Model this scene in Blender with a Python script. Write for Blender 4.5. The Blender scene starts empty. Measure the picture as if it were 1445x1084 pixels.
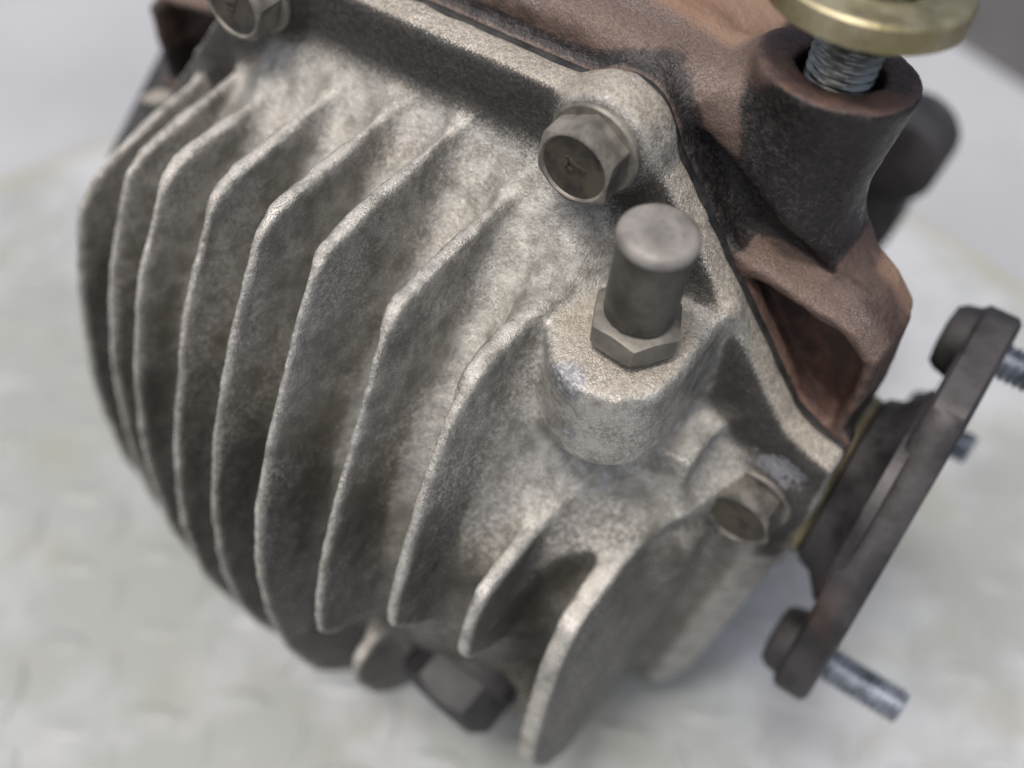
import bpy, bmesh, math, random
import numpy as np
from mathutils import Vector, Matrix

random.seed(7)
rng = np.random.default_rng(7)
sc = bpy.context.scene
col = sc.collection

# ------------------------------------------------------------------ units
# everything below is written in millimetres in the differential's own frame
# (X along the axle, -Y out of the finned cover, Z up, origin on a cover bolt);
# W() turns that into metres with the table top at z = 0
CX, GZ = -38.5, 195.0
def W(p):
    p = np.asarray(p, dtype=np.float64)
    return (p - np.array([CX, 0.0, -GZ])) * 0.001

# ------------------------------------------------------------------ camera
cam_d = bpy.data.cameras.new('camera')
cam = bpy.data.objects.new('camera', cam_d)
col.objects.link(cam)
yaw, el, roll = math.radians(32.3), math.radians(51.6), math.radians(3.35)
D = Vector((math.sin(yaw)*math.cos(el), -math.cos(yaw)*math.cos(el), math.sin(el)))
fw = -D
rt = fw.cross(Vector((0, 0, 1))).normalized()
up = rt.cross(fw)
r2 = math.cos(roll)*rt + math.sin(roll)*up
u2 = -math.sin(roll)*rt + math.cos(roll)*up
M = Matrix((r2, u2, -fw)).transposed().to_4x4()
M.translation = Vector(W((68.544, -142.551, 118.486)))
cam.matrix_world = M
cam_d.sensor_width = 36.0
cam_d.lens = 1500.0/1445.0*36.0
cam_d.clip_start = 0.01
cam_d.clip_end = 100.0
cam_d.dof.use_dof = True
cam_d.dof.focus_distance = 0.190
cam_d.dof.aperture_fstop = 5.4
sc.camera = cam

# ------------------------------------------------------------------ world, sun, exposure
SUN_EL, SUN_AZ = math.radians(73), math.radians(192)   # azimuth from +Y towards +X
world = bpy.data.worlds.new('World')
sc.world = world
world.use_nodes = True
wn = world.node_tree.nodes
sky = wn.new('ShaderNodeTexSky')
sky.sky_type = 'NISHITA'
sky.sun_disc = False
sky.sun_elevation = SUN_EL
sky.sun_rotation = SUN_AZ
sky.dust_density = 8.0
sky.ozone_density = 0.3
sky.air_density = 1.0
bg = wn['Background']
world.node_tree.links.new(sky.outputs[0], bg.inputs[0])
bg.inputs[1].default_value = 0.15
sun_d = bpy.data.lights.new('sun', 'SUN')
sun_d.energy = 1.5
sun_d.angle = math.radians(10)
sun_d.color = (1.0, 0.985, 0.965)
sun = bpy.data.objects.new('sun', sun_d)
col.objects.link(sun)
sdir = Vector((math.sin(SUN_AZ)*math.cos(SUN_EL), math.cos(SUN_AZ)*math.cos(SUN_EL), math.sin(SUN_EL)))
sun.rotation_euler = sdir.to_track_quat('Z', 'Y').to_euler()
sun.location = sdir*3
sc.view_settings.view_transform = 'Standard'
sc.view_settings.look = 'None'
sc.view_settings.gamma = 1.0
sc.view_settings.exposure = 0.15
sc.cycles.use_denoising = True
sc.cycles.denoising_prefilter = 'NONE'
sc.cycles.max_bounces = 8

# ------------------------------------------------------------------ materials
class NT:
    def __init__(s, name):
        s.m = bpy.data.materials.new(name)
        s.m.use_nodes = True
        s.t = s.m.node_tree
        s.b = s.t.nodes['Principled BSDF']
        s.tc = s.t.nodes.new('ShaderNodeTexCoord').outputs['Object']
    def link(s, a, b): s.t.links.new(a, b)
    def setv(s, sock, v):
        if isinstance(v, bpy.types.NodeSocket): s.link(v, sock)
        elif isinstance(v, (tuple, list)) and len(v) == 3: sock.default_value = (*v, 1.0)
        else: sock.default_value = v
    def noise(s, scale, detail=4, rough=0.55, off=0.0, dist=0.0):
        mp = s.t.nodes.new('ShaderNodeMapping')
        mp.inputs['Location'].default_value = (off, off*1.7, -off*0.6)
        s.link(s.tc, mp.inputs[0])
        n = s.t.nodes.new('ShaderNodeTexNoise')
        s.link(mp.outputs[0], n.inputs['Vector'])
        n.inputs['Scale'].default_value = scale
        n.inputs['Detail'].default_value = detail
        n.inputs['Roughness'].default_value = rough
        n.inputs['Distortion'].default_value = dist
        return n.outputs['Fac']
    def attr(s, name):
        n = s.t.nodes.new('ShaderNodeAttribute')
        n.attribute_name = name
        return n.outputs['Fac']
    def step(s, v, a, b, lo=0.0, hi=1.0):
        n = s.t.nodes.new('ShaderNodeMapRange')
        n.interpolation_type = 'SMOOTHSTEP'
        s.setv(n.inputs[0], v)
        n.inputs[1].default_value = a; n.inputs[2].default_value = b
        n.inputs[3].default_value = lo; n.inputs[4].default_value = hi
        return n.outputs[0]
    def math(s, op, a, b=0.0, c=0.0):
        n = s.t.nodes.new('ShaderNodeMath')
        n.operation = op
        s.setv(n.inputs[0], a); s.setv(n.inputs[1], b)
        if op == 'MULTIPLY_ADD': s.setv(n.inputs[2], c)
        return n.outputs[0]
    def mix(s, f, a, b):
        n = s.t.nodes.new('ShaderNodeMix')
        n.data_type = 'RGBA'
        s.setv(n.inputs[0], f); s.setv(n.inputs[6], a); s.setv(n.inputs[7], b)
        return n.outputs[2]
    def bump(s, h, strength, dist, prev=None):
        n = s.t.nodes.new('ShaderNodeBump')
        n.inputs['Strength'].default_value = strength
        n.inputs['Distance'].default_value = dist
        s.link(h, n.inputs['Height'])
        if prev is not None: s.link(prev, n.inputs['Normal'])
        return n.outputs[0]
    def out(s, color, rough=0.6, metal=0.0, normal=None, spec=0.5):
        s.setv(s.b.inputs['Base Color'], color)
        s.setv(s.b.inputs['Roughness'], rough)
        s.setv(s.b.inputs['Metallic'], metal)
        s.setv(s.b.inputs['Specular IOR Level'], spec)
        if normal is not None: s.link(normal, s.b.inputs['Normal'])
        return s.m

def jitter(n, a, noise, amt):
    return n.math('ADD', a, n.math('MULTIPLY', n.math('SUBTRACT', noise, 0.5), amt))

def mat_cast_aluminium():
    n = NT('cast_aluminium')
    patch = n.noise(13, 3, 0.55, 7.0)
    big = n.noise(40, 5, 0.62, 3.0)
    mid = n.noise(210, 7, 0.70, 1.0)
    fine = n.noise(1000, 4, 0.72, 5.0)
    grit = n.noise(3000, 2, 0.6, 9.0)
    cl = n.noise(75, 6, 0.7, 13.0, 0.6)
    clm = n.step(cl, 0.40, 0.62)
    g_at = n.attr('grime_shade')
    c = n.mix(n.step(mid, 0.34, 0.66), (0.215, 0.213, 0.192), (0.425, 0.424, 0.395))
    c = n.mix(n.step(big, 0.45, 0.66, 0, 0.4), c, (0.262, 0.250, 0.222))
    c = n.mix(n.step(patch, 0.50, 0.64, 0, 0.3), c, (0.36, 0.372, 0.38))
    c = n.mix(n.step(jitter(n, cl, fine, 0.25), 0.56, 0.68, 0, 0.45), c, (0.165, 0.152, 0.128))
    # weathered dirt on the fin flanks, plus painted shade low on fins and body
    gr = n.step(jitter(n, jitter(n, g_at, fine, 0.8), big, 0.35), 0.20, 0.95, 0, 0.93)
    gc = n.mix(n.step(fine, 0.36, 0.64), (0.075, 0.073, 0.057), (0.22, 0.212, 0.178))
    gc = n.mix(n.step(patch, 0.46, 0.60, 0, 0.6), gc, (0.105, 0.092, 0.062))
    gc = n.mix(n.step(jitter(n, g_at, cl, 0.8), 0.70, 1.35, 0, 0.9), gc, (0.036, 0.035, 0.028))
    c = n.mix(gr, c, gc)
    # pale corrosion bloom in clusters
    bloom = n.math('MULTIPLY', n.step(jitter(n, fine, grit, 0.5), 0.49, 0.57), n.step(jitter(n, big, mid, 0.8), 0.36, 0.60))
    c = n.mix(n.math('MULTIPLY', bloom, n.step(g_at, 0.6, 1.25, 0.9, 0.2)), c, (0.49, 0.483, 0.450))
    # pale rubbed edges, broken along their length
    ed = n.step(jitter(n, jitter(n, n.attr('edge'), mid, 1.2), cl, 1.6), 0.50, 1.05, 0, 0.85)
    c = n.mix(ed, c, (0.54, 0.528, 0.49))
    # sandy dust
    du = n.step(jitter(n, n.attr('dust'), fine, 0.7), 0.3, 0.8, 0, 0.85)
    c = n.mix(du, c, n.mix(n.step(fine, 0.36, 0.62), (0.235, 0.215, 0.176), (0.40, 0.372, 0.312)))
    # pits and salt-and-pepper grain of the sand casting
    c = n.mix(n.math('MULTIPLY', n.step(grit, 0.50, 0.60, 0, 0.65), n.math('ADD', n.math('MULTIPLY', clm, 0.8), 0.2)), c, (0.105, 0.096, 0.080))
    glint = n.math('MULTIPLY', n.step(grit, 0.44, 0.34, 0, 0.85), n.step(jitter(n, big, mid, 0.5), 0.38, 0.60, 0.15, 1.0))
    c = n.mix(glint, c, (0.66, 0.65, 0.63))
    # dark oily film, thinning out to a speckled border
    bl = n.step(jitter(n, jitter(n, jitter(n, n.attr('black'), fine, 0.9), grit, 0.9), mid, 0.4), 0.25, 0.85, 0, 0.96)
    c = n.mix(bl, c, n.mix(n.step(fine, 0.35, 0.68), (0.010, 0.0098, 0.0098), (0.042, 0.039, 0.035)))
    # bare scuffed metal
    sc_ = n.step(jitter(n, jitter(n, n.attr('scuff'), mid, 1.0), fine, 0.6), 0.5, 0.60, 0, 0.9)
    c = n.mix(sc_, c, n.mix(n.step(fine, 0.4, 0.65), (0.20, 0.21, 0.23), (0.46, 0.465, 0.48)))
    ch = n.step(jitter(n, jitter(n, n.attr('chip'), mid, 1.0), fine, 0.5), 0.5, 0.58, 0, 0.92)
    c = n.mix(ch, c, n.mix(n.step(fine, 0.4, 0.62), (0.105, 0.112, 0.128), (0.175, 0.182, 0.20)))
    rough = n.math('SUBTRACT', n.step(jitter(n, fine, big, 0.8), 0.3, 0.7, 0.40, 0.66), n.math('MULTIPLY', glint, 0.16))
    metal = n.math('MULTIPLY', n.math('ADD', n.math('MULTIPLY', glint, 0.35), n.math('SUBTRACT', n.step(sc_, 0, 1, 0.52, 0.62), n.math('MULTIPLY', n.math('MAXIMUM', gr, du), 0.36))), n.step(bl, 0, 1, 1.0, 0.1))
    sm = n.math('MAXIMUM', n.attr('worn'), n.step(jitter(n, patch, mid, 0.3), 0.42, 0.62, 0.0, 0.30))
    keep = n.math('SUBTRACT', 1.0, n.math('MULTIPLY', sm, 0.75))
    rough = n.math('SUBTRACT', rough, n.math('MULTIPLY', sm, 0.12))
    nrm = n.bump(n.math('MULTIPLY', mid, keep), 0.5, 0.0012)
    nrm = n.bump(n.math('MULTIPLY', fine, keep), 0.7, 0.0006, nrm)
    nrm = n.bump(n.math('MULTIPLY', grit, keep), 0.6, 0.0003, nrm)
    return n.out(c, rough, metal, nrm, 0.5)

def mat_cast_iron():
    n = NT('rusty_cast_iron')
    big = n.noise(32, 4, 0.6, 2.0)
    mid = n.noise(240, 6, 0.65, 1.0)
    fine = n.noise(900, 4, 0.7, 5.0)
    grit = n.noise(2400, 2, 0.6, 9.0)
    c = n.mix(n.step(mid, 0.35, 0.65), (0.046, 0.031, 0.026), (0.092, 0.063, 0.049))
    c = n.mix(n.step(big, 0.45, 0.7, 0, 0.5), c, (0.105, 0.068, 0.056))
    du = n.step(jitter(n, n.attr('dust'), fine, 0.9), 0.2, 0.95, 0, 0.9)
    dustc = n.mix(n.step(big, 0.40, 0.60), (0.205, 0.175, 0.163), (0.15, 0.112, 0.090))
    c = n.mix(du, c, n.mix(n.step(grit, 0.38, 0.64), (0.095, 0.066, 0.055), dustc))
    c = n.mix(n.step(n.attr('rust'), 0.1, 0.9, 0, 0.9), c, n.mix(n.step(big, 0.38, 0.62), (0.215, 0.124, 0.076), (0.25, 0.165, 0.115)))
    c = n.mix(n.step(n.attr('bare'), 0.1, 0.9, 0, 0.9), c, n.mix(n.step(mid, 0.40, 0.62), (0.062, 0.040, 0.036), (0.105, 0.060, 0.045)))
    bl = n.step(jitter(n, jitter(n, n.attr('black'), fine, 1.1), mid, 0.35), 0.28, 0.80, 0, 0.97)
    c = n.mix(bl, c, n.mix(n.step(fine, 0.45, 0.72), (0.008, 0.0075, 0.0085), (0.040, 0.033, 0.033)))
    rough = n.math('SUBTRACT', n.step(fine, 0.3, 0.7, 0.42, 0.72), n.math('MULTIPLY', bl, 0.16))
    nrm = n.bump(mid, 0.6, 0.0012)
    nrm = n.bump(fine, 0.6, 0.0005, nrm)
    nrm = n.bump(grit, 0.5, 0.00022, nrm)
    return n.out(c, rough, 0.1, nrm, 0.5)

def mat_steel(name, dark, light, metal=0.5, rough=(0.35, 0.6), scale=500, rust=0.0, bump=0.3, rustc=(0.16, 0.08, 0.045)):
    n = NT(name)
    mid = n.noise(scale*0.45, 5, 0.65, 2.0)
    fine = n.noise(scale*3.2, 3, 0.65, 4.0)
    c = n.mix(n.step(mid, 0.34, 0.66), dark, light)
    c = n.mix(n.step(fine, 0.58, 0.72, 0, 0.5), c, tuple(v*0.4 for v in dark))
    if rust:
        c = n.mix(n.step(n.noise(scale*0.2, 5, 0.6, 8.0), 0.62-rust, 0.80-rust), c, rustc)
    nrm = n.bump(fine, bump, 0.0002)
    nrm = n.bump(mid, bump, 0.0005, nrm)
    return n.out(c, n.step(mid, 0.3, 0.7, rough[0], rough[1]), metal, nrm)

M_ALU = mat_cast_aluminium()
M_IRON = mat_cast_iron()
M_BOLT = mat_steel('dusty_bolt_steel', (0.11, 0.103, 0.09), (0.24, 0.227, 0.20), 0.35, (0.38, 0.6), 420)
M_BOLTDARK = mat_steel('oily_bolt_steel', (0.07, 0.067, 0.06), (0.19, 0.18, 0.16), 0.4, (0.35, 0.55), 420)
M_BOLTFACE = mat_steel('grimy_bolt_face', (0.014, 0.013, 0.012), (0.070, 0.061, 0.045), 0.2, (0.4, 0.6), 380)
M_NUT = mat_steel('weathered_breather_nut', (0.10, 0.098, 0.085), (0.20, 0.19, 0.165), 0.3, (0.4, 0.62), 300)
M_CAP = mat_steel('weathered_breather_metal', (0.038, 0.037, 0.031), (0.105, 0.100, 0.083), 0.3, (0.4, 0.62), 300)
M_CAPTOP = mat_steel('pale_cap_top', (0.14, 0.134, 0.125), (0.25, 0.24, 0.225), 0.3, (0.45, 0.65), 260)
M_ZINC = mat_steel('yellow_zinc_plate', (0.22, 0.195, 0.095), (0.44, 0.405, 0.285), 0.75, (0.25, 0.62), 120, 0.10, 0.5, (0.22, 0.17, 0.10))
M_STUD = mat_steel('bright_stud_steel', (0.16, 0.17, 0.155), (0.34, 0.35, 0.33), 0.8, (0.3, 0.45), 400)
M_BLUE = mat_steel('blued_stud_steel', (0.10, 0.12, 0.15), (0.34, 0.38, 0.44), 0.7, (0.28, 0.45), 300)
M_FLANGE = mat_steel('dark_forged_flange', (0.016, 0.0155, 0.017), (0.050, 0.048, 0.051), 0.3, (0.42, 0.62), 160, 0.03, 0.35, (0.055, 0.038, 0.033))
M_SEAL = mat_steel('old_brass_seal', (0.11, 0.095, 0.055), (0.24, 0.21, 0.13), 0.6, (0.3, 0.5), 200)
M_GASKET = mat_steel('black_sealant', (0.012, 0.013, 0.013), (0.03, 0.03, 0.03), 0.0, (0.35, 0.6), 500)
M_PLUG = mat_steel('oily_drain_plug', (0.012, 0.012, 0.014), (0.038, 0.038, 0.042), 0.0, (0.55, 0.75), 200)

def mat_plate():
    n = NT('pale_worn_tread_steel')
    a = n.noise(11, 6, 0.65, 1.0)
    b = n.noise(38, 5, 0.6, 4.0)
    c = n.mix(n.step(a, 0.40, 0.62), (0.242, 0.262, 0.254), (0.36, 0.382, 0.402))
    c = n.mix(n.step(b, 0.48, 0.72, 0, 0.7), c, (0.235, 0.243, 0.208))
    rim = n.step(jitter(n, n.attr('rim'), a, 0.5), 0.3, 1.0, 0, 0.75)
    c = n.mix(rim, c, (0.27, 0.26, 0.19))
    return n.out(c, n.step(b, 0.3, 0.7, 0.38, 0.65), 0.0, n.bump(b, 0.3, 0.001), 0.5)
def mat_plain(name, c0, c1, scale, rough=0.75):
    n = NT(name)
    a = n.noise(scale, 6, 0.6, 1.0)
    b = n.noise(scale*14, 4, 0.6, 4.0)
    c = n.mix(n.step(a, 0.35, 0.7), c0, c1)
    return n.out(c, rough, 0.0, n.bump(b, 0.3, 0.001))
M_PLATE = mat_plate()
M_TABLE = mat_plain('pale_grey_paint', (0.265, 0.282, 0.302), (0.318, 0.335, 0.354), 6)
M_ASPHALT = mat_plain('dark_asphalt', (0.05, 0.05, 0.052), (0.075, 0.074, 0.075), 5, 0.9)

# ------------------------------------------------------------------ mesh helpers
def link(name, me, mat, parent=None):
    o = bpy.data.objects.new(name, me)
    col.objects.link(o)
    if mat is not None and len(me.materials) == 0:
        me.materials.append(mat)
    if parent is not None: o.parent = parent
    return o

def mesh_np(name, v, quads, normals=None, attrs=None):
    me = bpy.data.meshes.new(name)
    nv, nf = len(v), len(quads)
    me.vertices.add(nv)
    me.vertices.foreach_set('co', np.ascontiguousarray(v, dtype=np.float32).ravel())
    me.loops.add(nf*4)
    me.loops.foreach_set('vertex_index', np.ascontiguousarray(quads, dtype=np.int32).ravel())
    me.polygons.add(nf)
    me.polygons.foreach_set('loop_start', np.arange(0, nf*4, 4, dtype=np.int32))
    me.polygons.foreach_set('loop_total', np.full(nf, 4, dtype=np.int32))
    me.polygons.foreach_set('use_smooth', np.ones(nf, dtype=bool))
    me.update(calc_edges=True)
    if attrs:
        for k, a in attrs.items():
            at = me.attributes.new(k, 'FLOAT', 'POINT')
            at.data.foreach_set('value', np.ascontiguousarray(a, dtype=np.float32))
    if normals is not None:
        me.normals_split_custom_set_from_vertices(normals.astype(np.float32).tolist())
    return me

def frame(origin, axis, ref=(0, 0, 1), spin=0.0):
    z = Vector(axis).normalized()
    r = Vector(ref)
    if abs(z.dot(r)) > 0.95: r = Vector((1, 0, 0))
    x = r.cross(z).normalized()
    y = z.cross(x)
    m = Matrix((x, y, z)).transposed().to_4x4() @ Matrix.Rotation(spin, 4, 'Z')
    m.translation = Vector(origin)
    return m

def rings_mesh(name, rings, m, smooth_angle=35, cap0=True, cap1=True):
    """rings: list of (n,3) arrays in the local frame (mm), same length; m: frame."""
    bm = bmesh.new()
    vr = []
    for rg in rings:
        vr.append([bm.verts.new(Vector(W(m @ Vector(p)))) for p in rg])
    nseg = len(rings[0])
    for a, b in zip(vr[:-1], vr[1:]):
        for i in range(nseg):
            j = (i+1) % nseg
            bm.faces.new((a[i], a[j], b[j], b[i]))
    if cap0: bm.faces.new(list(reversed(vr[0])))
    if cap1: bm.faces.new(vr[-1])
    bmesh.ops.recalc_face_normals(bm, faces=bm.faces)
    me = bpy.data.meshes.new(name)
    for fc in bm.faces: fc.smooth = True
    bm.to_mesh(me); bm.free()
    me.set_sharp_from_angle(angle=math.radians(smooth_angle))
    return me

def circ(r, z, n=48, jit=None):
    return [((r)*math.cos(2*math.pi*i/n), (r)*math.sin(2*math.pi*i/n), z + (jit[i] if jit is not None else 0)) for i in range(n)]

def lathe(name, prof, m, mat, parent, n=56, smooth=35, closed=False):
    rings = [circ(max(r, 1e-3), z, n) for r, z in prof]
    if closed: rings.append(rings[0])
    me = rings_mesh(name, rings, m, smooth, not closed, not closed)
    if closed:
        bm = bmesh.new(); bm.from_mesh(me)
        bmesh.ops.remove_doubles(bm, verts=bm.verts, dist=1e-7)
        bmesh.ops.recalc_face_normals(bm, faces=bm.faces)
        bm.to_mesh(me); bm.free()
    return link(name, me, mat, parent)

def hex_r(af, th):
    t = (th + math.pi/6) % (math.pi/3) - math.pi/6
    return af/2/math.cos(t)

def hex_rings(af, h, z0, chamf=0.5, n=72, both=False, r_top=None):
    """outer wall of a hexagon with the turned chamfer that leaves arcs on the flats"""
    rc = r_top if r_top else af/2*0.955
    th = [2*math.pi*i/n for i in range(n)]
    R = [hex_r(af, t) - max(0, hex_r(af, t)-af/2*1.135)*0.6 for t in th]
    low = [(R[i]*math.cos(t), R[i]*math.sin(t), z0 + ((R[i]-rc)*chamf if both else 0)) for i, t in enumerate(th)]
    hi = [(R[i]*math.cos(t), R[i]*math.sin(t), z0+h-(R[i]-rc)*chamf) for i, t in enumerate(th)]
    rim = [(rc*math.cos(t), rc*math.sin(t), z0+h) for t in th]
    rg = [low, hi, rim]
    if both:
        rg = [[(rc*math.cos(t), rc*math.sin(t), z0) for t in th]] + rg
    return rg

def thread_mesh(name, r, z0, z1, pitch, m, mat, parent, depth=0.65, n=40, sub=6):
    steps = int((z1-z0)/pitch*sub)
    rings = []
    for k in range(steps+1):
        z = z0 + (z1-z0)*k/steps
        rg = []
        for i in range(n):
            th = 2*math.pi*i/n
            ph = ((z/pitch) + i/n) % 1.0
            d = abs(ph-0.5)*2
            d = min(1.0, max(0.0, (d-0.12)/0.76))
            endf = min(1.0, (z1-z)/1.2+0.25)
            rr = (r - depth*d) * (1.0 if endf >= 1 else 0.86+0.14*endf)
            rg.append((rr*math.cos(th), rr*math.sin(th), z))
        rings.append(rg)
    return link(name, rings_mesh(name, rings, m, 60), mat, parent)

# ------------------------------------------------------------------ signed-distance casting
def poly_sd(px, py, pts):
    pts = np.asarray(pts, dtype=np.float32)
    d = np.full(px.shape, 1e9, dtype=np.float32)
    s = np.ones(px.shape, dtype=np.float32)
    n = len(pts)
    for i in range(n):
        a, b = pts[i], pts[i-1]
        ex, ey = b[0]-a[0], b[1]-a[1]
        wx, wy = px-a[0], py-a[1]
        t = np.clip((wx*ex+wy*ey)/(ex*ex+ey*ey+1e-9), 0, 1)
        d = np.minimum(d, (wx-ex*t)**2 + (wy-ey*t)**2)
        c1 = py >= a[1]; c2 = py < b[1]; c3 = ex*wy > ey*wx
        flip = (c1 & c2 & c3) | (~c1 & ~c2 & ~c3)
        s = np.where(flip, -s, s)
    return s*np.sqrt(d)
def smin(a, b, k):
    h = np.maximum(k-np.abs(a-b), 0)/k
    return np.minimum(a, b) - h*h*k*0.25
def smax(a, b, k): return -smin(-a, -b, k)

def vnoise(shape, h, size, seed):
    """smooth value noise on a regular grid, feature size in mm"""
    g = np.random.default_rng(seed)
    dims = [int(s*h/size)+3 for s in shape]
    a = g.uniform(-1, 1, dims).astype(np.float32)
    for ax in range(3):
        t = np.arange(shape[ax])*h/size
        i = t.astype(int); fr = (t-i)
        fr = (fr*fr*(3-2*fr)).astype(np.float32)
        sh = [1, 1, 1]; sh[ax] = -1
        a = np.take(a, i, ax)*(1-fr.reshape(sh)) + np.take(a, i+1, ax)*fr.reshape(sh)
    return a

def surface_nets(f, x0, y0, z0, h):
    s = f < 0
    nx, ny, nz = f.shape
    cnt = np.zeros((nx-1, ny-1, nz-1), dtype=np.int8)
    for dx in (0, 1):
        for dy in (0, 1):
            for dz in (0, 1):
                cnt += s[dx:nx-1+dx, dy:ny-1+dy, dz:nz-1+dz]
    act = (cnt > 0) & (cnt < 8)
    idx = np.argwhere(act)
    vid = np.full(act.shape, -1, dtype=np.int32)
    vid[act] = np.arange(len(idx))
    I, J, K = idx.T
    acc = np.zeros((len(idx), 3), dtype=np.float32); num = np.zeros(len(idx), dtype=np.float32)
    corners = [(a, b, c) for a in (0, 1) for b in (0, 1) for c in (0, 1)]
    for ca in corners:
        for ax in range(3):
            if ca[ax]: continue
            cb = list(ca); cb[ax] = 1
            fa = f[I+ca[0], J+ca[1], K+ca[2]]
            fb = f[I+cb[0], J+cb[1], K+cb[2]]
            cr = (fa < 0) != (fb < 0)
            t = np.where(cr, fa/(fa-fb+1e-12), 0)
            p = np.tile(np.array(ca, dtype=np.float32), (len(idx), 1))
            p[:, ax] = t
            acc += np.where(cr[:, None], p, 0); num += cr
    v = (idx + acc/num[:, None])*h + np.array([x0, y0, z0])
    quads = []
    for ax in range(3):
        sl0 = [slice(1, -1)]*3; sl1 = [slice(1, -1)]*3
        sl0[ax] = slice(0, -1); sl1[ax] = slice(1, None)
        a, b = s[tuple(sl0)], s[tuple(sl1)]
        for flip in (False, True):
            e = np.argwhere(a & ~b) if not flip else np.argwhere(~a & b)
            if len(e) == 0: continue
            c = e.copy()
            o1, o2 = [k for k in range(3) if k != ax]
            c[:, o1] += 1; c[:, o2] += 1
            def g(d1, d2):
                q = c.copy(); q[:, o1] -= d1; q[:, o2] -= d2
                return vid[q[:, 0], q[:, 1], q[:, 2]]
            q = np.stack([g(1, 1), g(0, 1), g(0, 0), g(1, 0)], 1)
            if flip ^ (ax == 1): q = q[:, ::-1]
            quads.append(q)
    return v.astype(np.float32), np.concatenate(quads)

def vert_normals(v, q):
    a = v[q[:, 2]]-v[q[:, 0]]; b = v[q[:, 3]]-v[q[:, 1]]
    fn = np.cross(a, b)
    n = np.zeros_like(v)
    for k in range(4): 
        for c in range(3):
            n[:, c] += np.bincount(q[:, k], weights=fn[:, c], minlength=len(v))
    return n/(np.linalg.norm(n, axis=1, keepdims=True)+1e-12)

def relax(v, q, it, lam=0.5):
    e = np.concatenate([q[:, [0, 1]], q[:, [1, 2]], q[:, [2, 3]], q[:, [3, 0]]])
    deg = np.bincount(e.ravel(), minlength=len(v)).astype(np.float32)
    for k in range(it):
        l = lam if k % 2 == 0 else -lam*1.02
        s = np.zeros_like(v)
        for c in range(3):
            s[:, c] = np.bincount(e[:, 0], weights=v[e[:, 1], c], minlength=len(v)) + np.bincount(e[:, 1], weights=v[e[:, 0], c], minlength=len(v))
        v = v + l*(s/deg[:, None]-v)
    return v

def soften(attrs, q, nv, it):
    e = np.concatenate([q[:, [0, 1]], q[:, [1, 2]], q[:, [2, 3]], q[:, [3, 0]]])
    deg = np.bincount(e.ravel(), minlength=nv).astype(np.float32)
    out = {}
    for k, a in attrs.items():
        a = np.asarray(a, dtype=np.float64)
        for _ in range(it):
            a = 0.4*a + 0.6*(np.bincount(e[:, 0], weights=a[e[:, 1]], minlength=nv)+np.bincount(e[:, 1], weights=a[e[:, 0]], minlength=nv))/deg
        out[k] = a
    return out

def sst(a, b, x):
    t = np.clip((x-a)/(b-a), 0, 1)
    return t*t*(3-2*t)

# outline of the joint between cover and housing, X and Z
half = [(29.5, 5.1), (48.0, 0.2), (85.6, -49.0), (91.0, -52.2), (97.5, -54.2), (97.0, -70), (93.5, -98), (85, -162), (70, -184), (30, -193)]
OUT = [(CX+u, z) for u, z in half] + [(CX-u, z) for u, z in reversed(half)]
halfs = [(-20.7, 90)] + [(48.0, 0.2)] + half[2:]
SIDE = [(CX+u, z) for u, z in halfs] + [(CX-u, z) for u, z in reversed(halfs)]

def outline_sd(px, pz):
    p = poly_sd(px, pz, OUT)
    for bx in (0.0, -77.0):
        p = smin(p, np.sqrt((px-bx)**2+(pz+1.0)**2)-9.6, 3.0)
    return p

# ------------------------------------------------------------------ the differential
root = bpy.data.objects.new('differential', None)
col.objects.link(root)
root['label'] = 'used car differential with finned aluminium cover and rusty iron housing, resting on round plate'
root['category'] = 'differential'

# --- fin profiles in (Y, Z), one per fin
FINS = [
 (-105, [(0, -31), (-20, -33), (-44, -38.5), (-51, -45), (-58, -65), (-64, -97), (-63.5, -132), (-52, -165), (0, -182)]),
 (-90, [(0, -23), (-15, -24), (-44, -27), (-57, -50), (-64, -72), (-68, -98), (-68.5, -127), (-60, -160), (0, -186)]),
 (-75, [(0, -19), (-16, -19), (-46, -19.5), (-60, -41), (-68, -62), (-73, -88), (-74, -120), (-68, -155), (-52, -178), (0, -188)]),
 (-60, [(0, -14), (-20, -14.5), (-47, -16), (-61, -38), (-72, -66), (-78, -94), (-78, -122), (-71, -150), (-54, -176), (0, -190)]),
 (-45, [(0, -11), (-20, -12), (-50, -13.5), (-63, -35), (-72, -54), (-78, -74), (-81, -98), (-79, -123), (-72, -147), (-55, -174), (0, -191)]),
 (-30, [(0, -9.5), (-15, -9.5), (-38, -10), (-52, -12), (-62, -29), (-71, -46), (-77, -60), (-81, -76), (-82.5, -97), (-80.5, -121), (-73, -148), (-60, -171), (-35, -186), (0, -191)]),
 (-15, [(0, -16), (-11, -16), (-31, -15.5), (-50, -16.5), (-55.5, -25), (-62, -38), (-70, -53), (-77, -69), (-81, -84), (-81, -93), (-74, -101), (-50, -112), (0, -112)]),
 (0, [(0, -24.5), (-13, -25), (-31, -25), (-46.5, -25.5), (-55, -34), (-62, -45), (-68, -58), (-74.5, -74), (-75, -81), (-68, -92), (-48, -108), (0, -108)]),
 (15, [(0, -60), (-37, -63.5), (-50, -64.5), (-64, -65), (-70, -73), (-71, -83), (-64, -92), (-48, -104), (0, -104)]),
 (30, [(0, -70), (-24, -72.5), (-43, -74), (-56, -75), (-62.5, -88), (-67, -113), (-67, -128), (-60, -148), (-48, -164), (0, -178)]),
 (-15, [(0, -121), (-50, -121), (-64, -118), (-72, -121), (-75, -129), (-68, -152), (-55, -170), (-35, -182), (0, -188)]),
]
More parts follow.
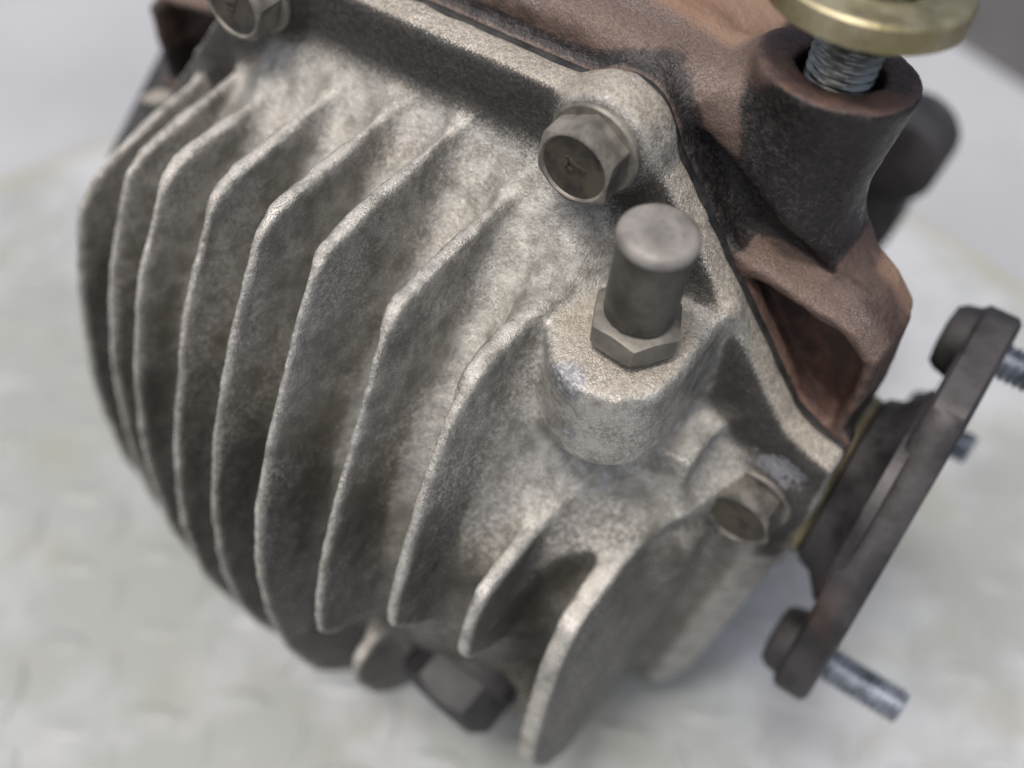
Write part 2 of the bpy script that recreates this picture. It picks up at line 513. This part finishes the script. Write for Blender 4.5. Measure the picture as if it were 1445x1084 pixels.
def chaikin(p):
    for _ in range(2):
        q = [p[0]]
        for a, b in zip(p[:-1], p[1:]):
            q.append((0.87*a[0]+0.13*b[0], 0.87*a[1]+0.13*b[1]))
            q.append((0.13*a[0]+0.87*b[0], 0.13*a[1]+0.87*b[1]))
        p = q + [p[-1]]
    return p
FINS = [(x, chaikin(p)) for x, p in FINS]
EXTRA = {8: 0.5, 9: 1.3, 7: 0.35}
def fin_half(d2, y, z, zk, k=-1):   # blade-thin front edge, flat crest on top, mould draft towards the root
    crest = sst(zk-9.0, zk-1.5, z)*sst(-16, -30, y)
    return 0.75 + EXTRA.get(k, 0.0) + 0.85*crest + 0.125*np.clip(-d2, 0, 32)

def build_cover():
    h = 0.8
    x0, x1, y0, y1, z0, z1 = -140.0, 64.0, -87.0, 2.4, -197.0, 14.0
    xs = np.arange(x0, x1, h, dtype=np.float32); ys = np.arange(y0, y1, h, dtype=np.float32); zs = np.arange(z0, z1, h, dtype=np.float32)
    shp = (len(xs), len(ys), len(zs))
    X = xs[:, None, None]; Y = ys[None, :, None]; Z = zs[None, None, :]
    gx, gz = np.meshgrid(xs, zs, indexing='ij')
    P = outline_sd(gx, gz)
    flange = smax(P[:, None, :], np.abs(Y+4.25)-4.0, 2.6)
    # dome height over the joint plane
    zp = np.interp(zs, [-197, -191, -180, -162, -137, -107, -82, -63, -52, -44, -36, -27, -17, -8, -4, 20],
                   [-8, 6, 20, 41, 57, 64.5, 62.5, 56, 50, 43.5, 35.5, 26, 15, 8.2, 4, -20]).astype(np.float32)
    ker = np.exp(-0.5*(np.arange(-9, 10)/4.0)**2); ker /= ker.sum()
    zp = np.convolve(np.pad(zp, 9, mode='edge'), ker, 'valid').astype(np.float32)
    S = -poly_sd(gx, gz, SIDE)
    S = S + 8.0*sst(-82, -104, gz)*sst(6, 20, S)
    sp = np.interp(S, [-5, 6, 12.5, 15.5, 19, 25, 34, 46, 60, 80], [-30, 0, 7.5, 13, 21, 29, 41, 54, 62, 68]).astype(np.float32)
    H = smin(sp, np.broadcast_to(zp[None, :], sp.shape), 6.0)
    body = (-Y - H[:, None, :])*0.72
    body = np.maximum(body, Y+0.3)
    f = smin(flange, body, 3.0)
    # breather boss: upright, flat on top, U-shaped in plan
    cxb, cyb, rb, zt = 17.6, -27.2, 12.8, -26.0
    gx2, gy2 = np.meshgrid(xs, ys, indexing='ij')
    U = np.where(gy2 < cyb, np.sqrt((gx2-cxb)**2+(gy2-cyb)**2)-rb, np.abs(gx2-cxb)-rb)
    U = np.maximum(U, gy2+6)
    boss = smax(U[:, :, None] + 0.0*Z, np.maximum(Z-zt, -47-Z), 2.6)
    f = smin(f, boss, 5.5)
    for bx, bz, br, by in ((0.0, -0.4, 9.4, 11.2), (-79.5, -0.4, 9.4, 11.2), (46.6, -71.0, 10.6, 10.0), (-123.6, -71.0, 10.6, 10.0)):
        cbb = np.sqrt((gx-bx)**2+(gz-bz)**2)
        f = smin(f, smax((cbb-br)[:, None, :] + 0*Y, np.maximum(-Y-by, Y+2), 2.8), 4.0)
    # ledge running from the lower bolt lug under the boss
    q = np.maximum(np.maximum(np.abs(X-25.5)-8.5, np.abs(Z+60)-5), np.abs(Y+15)-7)
    f = smin(f, q-1.5, 7.0)
    # blind round boss under the ledge
    cb = np.sqrt((gx-33)**2+(gz+82)**2)
    f = smin(f, smax((cb-8.5)[:, None, :] + 0*Y, np.maximum(-Y-25, Y+1), 3.0), 2.0)
    for sx in (1, -1):
        ax0, az0, bx0, bz0 = CX+sx*83.5, -88.0, CX+sx*73.0, -168.0
        t = np.clip(((gx-ax0)*(bx0-ax0)+(gz-az0)*(bz0-az0))/((bx0-ax0)**2+(bz0-az0)**2), 0, 1)
        dd = (gx-ax0-(bx0-ax0)*t)**2+(gz-az0-(bz0-az0)*t)**2
        f = smin(f, np.maximum(np.sqrt(dd[:, None, :]+(Y+4.5)**2)-10.5, Y+0.3), 6.0)
    # drain boss
    cd = np.sqrt((gx-6)**2+(gz+138)**2)
    f = smin(f, smax((cd-17)[:, None, :] + 0*Y, np.maximum(-Y-53, Y+1), 3.0), 5.0)
    f = f + 0.16*vnoise(shp, h, 5.0, 1) + 0.12*vnoise(shp, h, 2.2, 2)
    gy3, gz3 = np.meshgrid(ys, zs, indexing='ij')
    nf = vnoise((shp[0], shp[1], shp[2]), h, 2.6, 4)*0.16 + vnoise(shp, h, 9.0, 5)*0.16
    for k, (fx, pr) in enumerate(FINS):
        i0 = max(0, int((fx-11-x0)/h)); i1 = min(shp[0], int((fx+11-x0)/h))
        d2 = poly_sd(gy3, gz3, pr)[None]
        fin = smax(d2 + 0*X[i0:i1], np.abs(X[i0:i1]-fx)-fin_half(d2, Y, Z, max(p[1] for p in pr), k), 1.0)
        fin = np.maximum(fin, Y+5) + nf[i0:i1]
        f[i0:i1] = smin(f[i0:i1], fin, 5.5)
    f = np.maximum(f, Y+0.3)
    f[0] = 9; f[-1] = 9; f[:, 0] = 9; f[:, -1] = 9; f[:, :, 0] = 9; f[:, :, -1] = 9
    v, q = surface_nets(f, x0, y0, z0, h)
    v = relax(v, q, 4)
    n = vert_normals(v, q)
    # which fin a vertex belongs to
    own = np.full(len(v), -1)
    best = np.full(len(v), 0.35)
    edge = np.zeros(len(v)); 
    for i, (fx, pr) in enumerate(FINS):
        m = np.abs(v[:, 0]-fx) < 7
        d2 = poly_sd(v[m, 1], v[m, 2], pr)
        fd = np.maximum(d2, np.abs(v[m, 0]-fx)-fin_half(d2, v[m, 1], v[m, 2], max(p[1] for p in pr), i)-0.9)
        # base line: only what stands clear of the body
        ix = np.clip(((v[m, 0]-x0)/h).astype(int), 0, shp[0]-1); iz = np.clip(((v[m, 2]-z0)/h).astype(int), 0, shp[2]-1)
        clear = (-v[m, 1] - H[ix, iz]) > 2.6
        sel = (fd < best[m]) & clear
        ii = np.where(m)[0][sel]
        own[ii] = i; best[ii] = fd[sel]
        edge[ii] = np.maximum(edge[ii], sst(-2.0, -0.1, d2[sel]))
    x, y, z = v.T
    ny, nz = n[:, 1], n[:, 2]
    Pv = outline_sd(x, z)
    onfl = sst(-10.5, -8.0, y)
    black = sst(0.25, 0.80, -ny)*sst(-16, -9.5, y)*sst(-19, -9, Pv)*(own < 0)*1.0
    # the dark film thins out round the bolt boss and is rubbed on the lug
    black = np.maximum(black*(1-0.35*sst(13.5, 9.0, np.hypot(x, z))), 0.55*sst(0.7, 0.95, -ny)*sst(10.5, 9.5, np.hypot(x, z))*(y > -14))
    black = np.where((x > 22) & (z < -54), black*0.95, black)
    black[(z < -88)] *= 0.25
    dust = sst(0.2, 0.75, nz)*(y > -9.8)*(own < 0) + 0.75*sst(0.75, 0.95, nz)*(np.hypot(x-17.6, y+27.2) < 14.5)*(z > -30)
    grime_shade = (own >= 0)*sst(0.45, 0.8, np.abs(n[:, 0]))*(1-0.9*edge)*(0.42+1.25*sst(-30, -85, z)) + (own < 0)*(1.25*sst(-46, -92, z)*(y < -14) + 0.45*sst(-76, -86, z)*(y >= -14))  # flank dirt, darkened downwards to paint in the shade under the bulge
    edge = edge*sst(0.97, 0.6, np.abs(n[:, 0]))*0.9
    # bare bright patches: boss shoulder, lug face, ledge end
    sc1 = 0.9*sst(6.5, 2, np.sqrt((x-14)**2+(y+39)**2+(z+27)**2))
    sc2 = 0.62*sst(14, 4, np.sqrt((x-49)**2+(z+59.5+0.12*(x-49))**2*5))*(ny < -0.6)*(y > -12)
    sc3 = 0.8*sst(5, 1.5, np.sqrt((x-36.5)**2+(y+15)**2+(z+55)**2))
    sc4 = 0.5*sst(11, 3, np.sqrt((x-22)**2+(y+34)**2+(z+61)**2)) + 0.55*sst(9, 2, np.sqrt((x-15)**2+(y+40)**2+(z+38)**2))
    sc5 = 0.45*sst(7, 2, np.sqrt((x-39)**2+(z+42)**2))*(ny < -0.6)*(y > -12)
    scuff = np.maximum.reduce([sc1, sc3*0.9, sc4])
    worn = sst(16, 13.8, np.hypot(x-17.6, np.minimum(y+27.2, 0)))*sst(-60, -48, z)*sst(-24, -29, z)*(own < 0) + 0.8*sst(-78, -92, z)*sst(-20, -14, y)*sst(22, 34, x)
    attrs = dict(black=black, dust=dust, grime_shade=grime_shade, edge=edge, scuff=scuff, worn=worn, chip=np.maximum(sc2, sc5))
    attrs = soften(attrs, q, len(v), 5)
    fo = own[q]
    face_own = np.where((fo == fo[:, :1]).all(1), fo[:, 0], -1)
    vw = W(v)
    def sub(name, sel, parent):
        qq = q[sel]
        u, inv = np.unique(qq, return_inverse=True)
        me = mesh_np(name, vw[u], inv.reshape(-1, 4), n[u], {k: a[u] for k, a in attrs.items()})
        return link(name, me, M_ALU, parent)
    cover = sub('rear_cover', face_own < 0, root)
    cover['label'] = 'grey cast aluminium rear cover with dusty flange and blackened front rim'
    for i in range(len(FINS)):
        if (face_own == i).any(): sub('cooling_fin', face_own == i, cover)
    return cover
cover = build_cover()

def build_housing():
    h = 0.95
    x0, x1, y0, y1, z0, z1 = -137.0, 62.0, -1.6, 126.0, -197.0, 20.0
    xs = np.arange(x0, x1, h, dtype=np.float32); ys = np.arange(y0, y1, h, dtype=np.float32); zs = np.arange(z0, z1, h, dtype=np.float32)
    shp = (len(xs), len(ys), len(zs))
    X = xs[:, None, None]; Y = ys[None, :, None]; Z = zs[None, None, :]
    gx, gz = np.meshgrid(xs, zs, indexing='ij')
    P = outline_sd(gx, gz)
    rim = smax((P+0.1)[:, None, :], np.abs(Y-2.7)-2.0, 1.2)
    core = smax((P+4.0)[:, None, :], np.maximum(1.0-Y, Y-14), 3.0)
    f = smin(rim, core, 1.5)
    # big body behind the joint, standing proud of the cover's outline
    hb = [(24, 11.5), (51, 8.0), (63, -2.5), (80, -20), (90.5, -26.5), (95.5, -32), (96.2, -46), (94.5, -62), (86, -80), (80, -165), (60, -185), (30, -194.6)]
    BO = [(CX+u, z) for u, z in hb] + [(CX-u, z) for u, z in reversed(hb)]
    B = poly_sd(gx, gz, BO)
    slope = 4.5 + 0.0*Z
    body = smax((B)[:, None, :], np.maximum(4.2-Y, Y-26), 7.0)
    hr = [(24, 10.0), (38, 8.5), (48, 0), (56, -28), (66, -60), (70, -90), (72, -165), (60, -185), (30, -194.6)]
    BR = [(CX+u, z) for u, z in hr] + [(CX-u, z) for u, z in reversed(hr)]
    body = smin(body, smax(poly_sd(gx, gz, BR)[:, None, :], np.maximum(6-Y, Y-84), 6.0), 8.0)
    # shallow saddle behind the front ridge
    body = smax(body, -(np.sqrt((Y-54)**2+(Z-50)**2)-47.5), 6.0)
    f = smin(f, body, 2.0)
    # nose towards the pinion
    rn = np.sqrt((X+15)**2+(Z+95)**2)
    nose = smax(rn-(50-0.20*(Y-60)), np.maximum(50-Y, Y-120), 6)
    f = smin(f, nose, 10)
    # upright stud boss
    rb = np.sqrt((X-29.7)**2+(Y-17.5)**2)
    ZT = Z-12.9+0.11*(Y-17.5)
    boss = smax(rb-(14.2+np.clip(Z-12.5, -30, 0)*0.17), np.maximum(ZT, -34-Z), 1.0)
    f = smin(f, boss, 11.0)
    f = smax(f, ZT-100*(rb > 18), 0.6)
    f = np.maximum(f, -np.maximum(rb-7.6, -2-Z))
    # axle tubes on both sides
    ra = np.sqrt((Y-16)**2+(Z+82)**2)
    tube = smax(ra-32, np.maximum(np.abs(X-CX)-94.5, 3-Y), 4.0)
    f = smin(f, tube, 5.0)
    # pocket under the web
    PK = [(22, -22.5), (50.5, -27.6), (55.2, -32), (56.0, -42), (54.6, -59), (49, -69), (30, -54)]
    PKm = [(2*CX-x, z) for x, z in PK]
    pk = np.minimum(poly_sd(gx, gz, PK), poly_sd(gx, gz, PKm))
    cut = smax((pk+0.6)[:, None, :], Y-11.0, 3.0)
    keep = np.maximum(P[:, None, :]+3.0, 0.6-Y)   # leave the joint rim alone
    cut = np.maximum(cut, -(smin(rim, core, 1.0)))
    f = smax(f, -cut, 1.6)
    SCP = [(11.5, -1.0), (18, -3.5), (34, -14.5), (46, -23.5), (47.5, -25.5), (24.5, -20.5), (18, -12)]
    SCm = [(2*CX-x, z) for x, z in SCP]
    sp2 = np.minimum(poly_sd(gx, gz, SCP), poly_sd(gx, gz, SCm))
    scoop = smax((sp2-0.3)[:, None, :], Y-9.5, 5.0)
    scoop = np.maximum(scoop, -(smin(rim, core, 1.0)))
    f = smax(f, -scoop, 2.0)
    # web ledge and side wall in front of the pocket
    def seg(ax_, az, bx, bz, r):
        ex, ez = bx-ax_, bz-az
        t = np.clip(((gx-ax_)*ex+(gz-az)*ez)/(ex*ex+ez*ez), 0, 1)
        return np.sqrt((gx-ax_-ex*t)**2+(gz-az-ez*t)**2)-r
    def wl(k):
        g = lambda x: x if k > 0 else 2*CX-x
        return np.minimum.reduce([seg(g(23), -21.8, g(50), -26.8, 1.5), seg(g(50), -26.8, g(55.6), -32, 1.5), seg(g(55.6), -32, g(56.4), -43, 1.3), seg(g(56.4), -43, g(55), -60, 1.2)])
    w, wm = wl(1), wl(-1)
    web = smax(np.minimum(w, wm)[:, None, :], np.maximum(1.0-Y, Y-18), 2.0)
    f = smin(f, web, 2.5)
    f = f + 0.20*vnoise(shp, h, 5.5, 11) + 0.16*vnoise(shp, h, 2.4, 12)
    f = np.maximum(f, 0.55-Y)
    f[0] = 9; f[-1] = 9; f[:, 0] = 9; f[:, -1] = 9; f[:, :, 0] = 9; f[:, :, -1] = 9
    v, q = surface_nets(f, x0, y0, z0, h)
    v = relax(v, q, 4)
    n = vert_normals(v, q)
    x, y, z = v.T
    Pv = outline_sd(x, z)
    ny, nz = n[:, 1], n[:, 2]
    rbv = np.hypot(x-29.7, y-17.5)
    inp = (poly_sd(x, z, PK) < 1.0) & (y < 16)
    wb = np.interp(-z, [-12, 0, 24, 40], [1.2, 2.4, 8.5, 8.5])
    black = 1.05*sst(-2.5, -0.8, Pv)*sst(wb+1.8, wb-1.2, Pv)*sst(1.1, 1.7, y)*sst(13, 10, y)*(z > -66)*(~inp)
    black = np.where((z < -20) & (nz > 0.3) & (Pv > 1), black*sst(0.75, 0.3, nz), black)
    black = np.maximum(black, 1.0*(poly_sd(x, z, SCP) < 1.5)*(y < 12)*sst(0.55, 0.25, nz))
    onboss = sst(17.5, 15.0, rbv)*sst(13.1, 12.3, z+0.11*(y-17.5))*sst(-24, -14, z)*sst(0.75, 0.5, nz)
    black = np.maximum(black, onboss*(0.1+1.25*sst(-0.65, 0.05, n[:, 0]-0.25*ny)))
    black = np.where(inp, 0.12, black)
    dust = sst(0.15, 0.6, nz)*(~inp)*(1-0.8*sst(33, 42, x)*sst(3, 10, y))
    top = (z+0.11*(y-17.5) > 12.0) & (rbv < 15)
    dust[top] = 0.0
    rust = 0.9*sst(13, 20, y)*sst(0.3, 0.7, nz)*sst(16, 20, rbv)
    bare = top*1.0
    bare = np.maximum(bare, 0.8*inp)
    attrs = dict(black=black, dust=dust, rust=rust, bare=bare)
    attrs = soften(attrs, q, len(v), 3)
    me = mesh_np('housing', W(v), q, n, attrs)
    o = link('housing', me, M_IRON, root)
    o['label'] = 'rusty brown cast iron housing with an upright blackened stud boss'
    return o
housing = build_housing()

# --- gasket line in the joint
gp = np.array(OUT)
def gasket():
    pts = []
    n = len(OUT)
    th = np.linspace(0, 2*math.pi, 720, endpoint=False)
    cx, cz = CX, -88.0
    rr = np.linspace(20, 150, 1300)
    R = []
    for t in th:
        s = outline_sd((cx+rr*math.cos(t)).astype(np.float32), (cz+rr*math.sin(t)).astype(np.float32))
        k = np.argmax(s > -0.75)
        R.append(rr[k])
    R = np.array(R)
    bm = bmesh.new()
    rings = []
    for i, t in enumerate(th):
        c, s = math.cos(t), math.sin(t)
        a = [(cx+r*c, y, cz+r*s) for r, y in ((R[i]-4, -0.9), (R[i], -0.9), (R[i]+0.15, 0.2), (R[i], 1.2), (R[i]-4, 1.2))]
        rings.append([bm.verts.new(Vector(W(p))) for p in a])
    for a, b in zip(rings, rings[1:]+rings[:1]):
        for k in range(5):
            bm.faces.new((a[k], a[(k+1) % 5], b[(k+1) % 5], b[k]))
    bmesh.ops.recalc_face_normals(bm, faces=bm.faces)
    me = bpy.data.meshes.new('gasket')
    bm.to_mesh(me); bm.free()
    return link('gasket', me, M_GASKET, root)
gasket()

# --- cover bolts
def stroke(bm, a, b, w, hgt, z, m):
    a = Vector((a[0], a[1], 0)); b = Vector((b[0], b[1], 0))
    d = (b-a).normalized(); p = Vector((-d.y, d.x, 0))*w/2
    q = [a-p, b-p, b+p, a+p]
    lo = [bm.verts.new(Vector(W(m @ Vector((v.x, v.y, z-0.3))))) for v in q]
    hi = [bm.verts.new(Vector(W(m @ Vector((v.x*0.98, v.y*0.98, z+hgt))))) for v in q]
    bm.faces.new(hi)
    for i in range(4):
        bm.faces.new((lo[i], lo[(i+1) % 4], hi[(i+1) % 4], hi[i]))

def cover_bolt(x, z, spin, marks, label, seat=-11.0, mat=None):
    mat = mat or M_BOLT
    base = bpy.data.objects.new('cover_bolt', None)
    m = frame((x, seat, z), (0, -1, 0), spin=spin)
    n = 72
    rg = hex_rings(14.0, 6.0, 1.9, 0.55, n, r_top=6.85)
    rg = [[(p[0]*0.9, p[1]*0.9, 1.2) for p in rg[0]]] + rg
    rg += [circ(6.55, 7.94, n), circ(6.3, 7.7, n), circ(6.0, 7.2, n)]
    me = rings_mesh('cover_bolt', rg, m, 28, True, False)
    o = link('cover_bolt', me, mat, root)
    if label: o['label'] = label
    lathe('washer', [(4, 0), (8.6, 0), (8.9, 0.4), (8.9, 1.2), (8.5, 1.7), (4, 1.75)], m, mat, o)
    fc = lathe('head_face', [(6.4, 7.1), (6.2, 7.5), (3.6, 7.3), (0.01, 7.25)], m, M_BOLTFACE, o)
    bm = bmesh.new()
    for a, b in marks: stroke(bm, a, b, 0.6, 0.32, 7.35, m)
    bmesh.ops.recalc_face_normals(bm, faces=bm.faces)
    mm = bpy.data.meshes.new('grade_mark'); bm.to_mesh(mm); bm.free()
    link('grade_mark', mm, M_BOLTFACE, o)
    bpy.data.objects.remove(base)
    return o
MK = [((-1.6, 1.7), (0.2, 0.6)), ((0.2, 0.6), (2.3, 0.3)), ((-1.6, 1.7), (-1.5, -1.2)), ((-1.5, -0.6), (0.0, -0.7))]
MK2 = [((-1.9, 1.0), (0.3, 1.7)), ((0.3, 1.7), (0.6, 0.6)), ((0.9, 0.2), (0.6, -1.6)), ((0.6, -1.6), (2.4, -1.2))]
cover_bolt(0, 0, math.radians(-5), MK, 'dusty hex bolt with dished head in the upper corner of the cover')
cover_bolt(-79.5, 0, math.radians(40), MK, None)
cover_bolt(46.6, -71.0, math.radians(13.5), MK2, 'hex bolt with dark oily head on the lug by the output flange', -9.7, M_BOLTDARK)
cover_bolt(-123.6, -71, 0.2, MK2, None, -9.7)

# --- breather
def breather():
    m = frame((18.7, -24.2, -26.3), (0.05, 0.0, 1), (0, 1, 0), math.radians(26))
    o = lathe('breather', [(4.9, -1.0), (5.6, 0.0), (5.6, 0.6), (5.2, 1.0), (5.6, 1.4), (5.2, 1.9), (4.5, 2.2), (4.5, 9.0)], m, M_CAP, root)
    o['label'] = 'grey metal breather valve standing on the round boss'
    rg = hex_rings(15.2, 5.4, 2.0, 0.5, 72, True, 7.2)
    link('hex_nut', rings_mesh('hex_nut', rg, m, 28), M_NUT, o)
    n = 72
    jt = [0.25*math.sin(3*2*math.pi*i/n+1)+0.18*math.sin(7*2*math.pi*i/n)+0.12*math.sin(17*2*math.pi*i/n+2)+0.4 for i in range(n)]
    rg = [circ(5.6, 7.6, n, jt), circ(6.1, 7.6, n, jt), circ(6.35, 8.2, n, jt), circ(6.45, 12, n), circ(6.62, 25.2, n)]
    link('cap_sleeve', rings_mesh('cap_sleeve', rg, m, 40), M_CAP, o)
    lathe('cap_top', [(6.5, 25), (6.95, 25.4), (7.05, 26.2), (6.9, 26.9), (6.3, 27.5), (5.7, 27.75), (3, 27.85), (0.01, 27.9)], m, M_CAPTOP, o, 64, 50)
breather()

# --- mounting stud with washer on the housing boss
def mount_stud():
    m = frame((29.4, 17.0, -1.9), (0.0, 0.10, 1), (0, 1, 0))
    o = thread_mesh('mounting_bolt', 6.15, -4, 34, 1.55, m, M_STUD, root, 0.75)
    o['label'] = 'bright threaded bolt standing in the black boss'
    lathe('washer', [(7.2, 25.6), (16.0, 25.6), (16.6, 26.0), (16.65, 29.9), (16.2, 30.4), (15.6, 30.5), (14.0, 30.45), (9.0, 30.6), (8.4, 30.1), (7.2, 28)], m, M_ZINC, o, 80, 28, True)
    rg = hex_rings(14, 9, 29.0, 0.5, 72)
    link('bolt_head', rings_mesh('bolt_head', rg, m, 28), M_STUD, o)
mount_stud()

# --- drain plug
def drain_plug():
    m = frame((5, -52.5, -133), (-0.12, -0.93, -0.30), spin=math.radians(20))
    o = lathe('drain_plug', [(6, -2), (13.5, -2), (13.8, 0), (13.8, 2.2), (13, 2.6), (6, 2.6)], m, M_PLUG, root)
    o['label'] = 'dark oily hex drain plug at the foot of the cover'
    rg = hex_rings(24, 11, 2.4, 0.9, 72, r_top=10.4)
    rg += [circ(6.5, 12.2, 72), circ(6.3, 8, 72)]
    link('plug_head', rings_mesh('plug_head', rg, m, 28), M_PLUG, o)
drain_plug()

# --- output flanges
def rounded_plate(name, pts, rad, x_a, x_b, mat, parent, sgn):
    """plate standing across the axle: outline in (Y,Z), thickness along X"""
    out = []
    n = len(pts)
    for i in range(n):
        p0, p, p2 = Vector(pts[i-1]), Vector(pts[i]), Vector(pts[(i+1) % n])
        a = (p0-p).normalized(); b = (p2-p).normalized()
        r = min(rad, (p0-p).length*0.45, (p2-p).length*0.45)
        s, e = p+a*r, p+b*r
        for k in range(6):
            t = k/5
            out.append((1-t)**2*s + 2*t*(1-t)*p + t*t*e)
    bm = bmesh.new()
    c = sum(out, Vector((0, 0)))/len(out)
    def ring(x, sc_):
        return [bm.verts.new(Vector(W((x, c.x+(q.x-c.x)*sc_, c.y+(q.y-c.y)*sc_)))) for q in out]
    rs = [ring(x_a, 0.975), ring(x_a+(x_b-x_a)*0.12, 1), ring(x_a+(x_b-x_a)*0.88, 1), ring(x_b, 0.975)]
    for a, b in zip(rs[:-1], rs[1:]):
        for i in range(len(out)):
            j = (i+1) % len(out)
            bm.faces.new((a[i], a[j], b[j], b[i]))
    bm.faces.new(rs[0]); bm.faces.new(rs[-1])
    bmesh.ops.recalc_face_normals(bm, faces=bm.faces)
    me = bpy.data.meshes.new(name)
    for fc in bm.faces: fc.smooth = True
    bm.to_mesh(me); bm.free()
    me.set_sharp_from_angle(angle=math.radians(40))
    return link(name, me, mat, parent)

def output_flange(sgn, ang, label, hub, flat, tips):
    cy, cz = 14.0, -82.0
    def fx(u): return CX + sgn*u
    m = frame((CX, cy, cz), (sgn, 0, 0))
    o = lathe('output_flange', [(10, 88), (15, 96), (18, 97.0), (21*hub, 99), (22*hub, 102), (27*hub, 105.8), (27*hub, 108.2), (10, 109)], m, M_FLANGE, root)
    if label: o['label'] = label
    lathe('dust_seal', [(14, 93), (19.6, 93), (20.2, 93.4), (20.2, 97.4), (19.6, 98.0), (14, 98.0)], m, M_SEAL, o)
    pts = [(cy+r*math.cos(ang+a), cz+r*math.sin(ang+a)) for a, r in
           ((math.pi-0.17, 49), (math.pi+0.17, 49.5), (math.pi+0.75, 37), (-1.3, 44), (-0.95, 44), (-0.6, 40), (-0.17, 49.5), (0.17, 49), (0.75, flat), (math.pi-0.75, flat))]
    rounded_plate('plate', pts, 4, fx(106.6), fx(115.0), M_FLANGE, o, sgn)
    for a, r, tip in zip((ang, ang+math.pi, ang-1.1), (39.0, 39.0, 38.0), tips):
        ms = frame((fx(0), cy+r*math.cos(a), cz+r*math.sin(a)), (sgn, 0, 0))
        thread_mesh('stud', 4.2, 114.5, tip+1.5, 1.6, ms, M_BLUE, o, 0.75, 28, 6)
        lathe('stud_head', [(3, 101.5), (6.6, 102), (7.8, 103.6), (8.6, 107.0), (3, 107.2)], ms, M_FLANGE, o, 32)
    return o
output_flange(1, math.radians(45), 'dark steel output flange with blued studs beside the cover', 1.0, 34, (132.0, 132.0, 119.0))
output_flange(-1, math.radians(38), None, 0.75, 25, (119.0, 119.0, 119.0))

# --- companion flange on the pinion nose
def companion():
    c = (-4, 0, -98)
    m = frame(c, (0, 1, 0))
    o = lathe('companion_flange', [(20, 104), (28, 112), (28, 118), (38, 120), (39, 121), (39, 131), (38, 132), (20, 132)], m, M_FLANGE, root)
    for k in range(4):
        a = math.radians(38+90*k)
        mb = frame((c[0]+40*math.cos(a), 0, c[2]+40*math.sin(a)), (0, 1, 0))
        lathe('lug', [(10, 114), (13, 115), (13, 132.6), (12, 133.4), (8, 133.4)], mb, M_FLANGE, o, 32)
companion()

# ------------------------------------------------------------------ the setting
def disc(name, r, z0, z1, mat, rim=True):
    bm = bmesh.new()
    n = 160
    prof = [(0.001, z1), (r*0.5, z1), (r-8, z1), (r-5, z1), (r-1.2, z1), (r, z1-1.2), (r, z0)]
    rings = [[bm.verts.new(Vector(W((-20+a*math.cos(2*math.pi*i/n), -41+a*math.sin(2*math.pi*i/n), z)))) for i in range(n)] for a, z in prof]
    for a, b in zip(rings[:-1], rings[1:]):
        for i in range(n):
            bm.faces.new((a[i], a[(i+1) % n], b[(i+1) % n], b[i]))
    bmesh.ops.recalc_face_normals(bm, faces=bm.faces)
    me = bpy.data.meshes.new(name)
    for fc in bm.faces: fc.smooth = True
    bm.to_mesh(me); bm.free()
    me.set_sharp_from_angle(angle=math.radians(30))
    at = me.attributes.new('rim', 'FLOAT', 'POINT')
    val = []
    for a, z in prof: val += [1.0 if a > r-6 else 0.0]*n
    at.data.foreach_set('value', val)
    return link(name, me, mat)
plate = disc('turntable_plate', 295, -201, -195, M_PLATE)
plate['label'] = 'round pale tread plate the differential rests on'
plate['category'] = 'plate'

def tread():
    V, F = [], []
    p = 27.0
    for i in range(-20, 21):
        for j in range(-20, 21):
            x, y = i*p*0.72, j*p*0.72
            ang = math.radians(28+random.uniform(-4, 4)) + (math.pi/2 if (i+j) % 2 else 0)
            if math.hypot(x, y) > 284: continue
            c, s = math.cos(ang), math.sin(ang)
            L, B, Ht = 10.5+random.uniform(-1.5, 1.5), 3.4, random.uniform(0.4, 1.0)
            b = len(V)
            for (a, d, z) in ((-L, 0, 0), (-L*0.3, -B, 0), (L*0.3, -B, 0), (L, 0, 0), (L*0.3, B, 0), (-L*0.3, B, 0),
                              (-L*0.7, 0, Ht), (-L*0.25, -B*0.5, Ht), (L*0.25, -B*0.5, Ht), (L*0.7, 0, Ht), (L*0.25, B*0.5, Ht), (-L*0.25, B*0.5, Ht)):
                V.append(tuple(W((-20+x+a*c-d*s, -41+y+a*s+d*c, -195.2+z))))
            for k in range(6):
                F.append((b+k, b+(k+1) % 6, b+6+(k+1) % 6, b+6+k))
            F.append(tuple(b+6+k for k in range(6)))
    me = bpy.data.meshes.new('tread_lugs')
    me.from_pydata(V, [], F)
    for q in me.polygons: q.use_smooth = False
    at = me.attributes.new('rim', 'FLOAT', 'POINT')
    o = link('tread_lugs', me, M_PLATE, plate)
    o['kind'] = 'stuff'
tread()

def slab(name, corners, z0, z1, mat):
    bm = bmesh.new()
    lo = [bm.verts.new(Vector(W((x, y, z0)))) for x, y in corners]
    hi = [bm.verts.new(Vector(W((x, y, z1)))) for x, y in corners]
    bm.faces.new(hi); bm.faces.new(lo)
    for i in range(len(corners)):
        j = (i+1) % len(corners)
        bm.faces.new((lo[i], lo[j], hi[j], hi[i]))
    bmesh.ops.recalc_face_normals(bm, faces=bm.faces)
    bmesh.ops.bevel(bm, geom=[e for e in bm.edges], offset=0.004, segments=2, affect='EDGES')
    me = bpy.data.meshes.new(name); bm.to_mesh(me); bm.free()
    o = link(name, me, mat)
    o['kind'] = 'structure'
    return o
slab('table_top', [(-800, -620), (700, -620), (700, 152), (27, 390), (-800, 682)], -241, -201, M_TABLE)
bm = bmesh.new()
for x, y in ((-30, -30), (30, -30), (30, 30), (-30, 30)): bm.verts.new((x, y, -0.85))
bm.faces.new(bm.verts)
me = bpy.data.meshes.new('ground'); bm.to_mesh(me); bm.free()
g = link('ground', me, M_ASPHALT)
g['kind'] = 'structure'
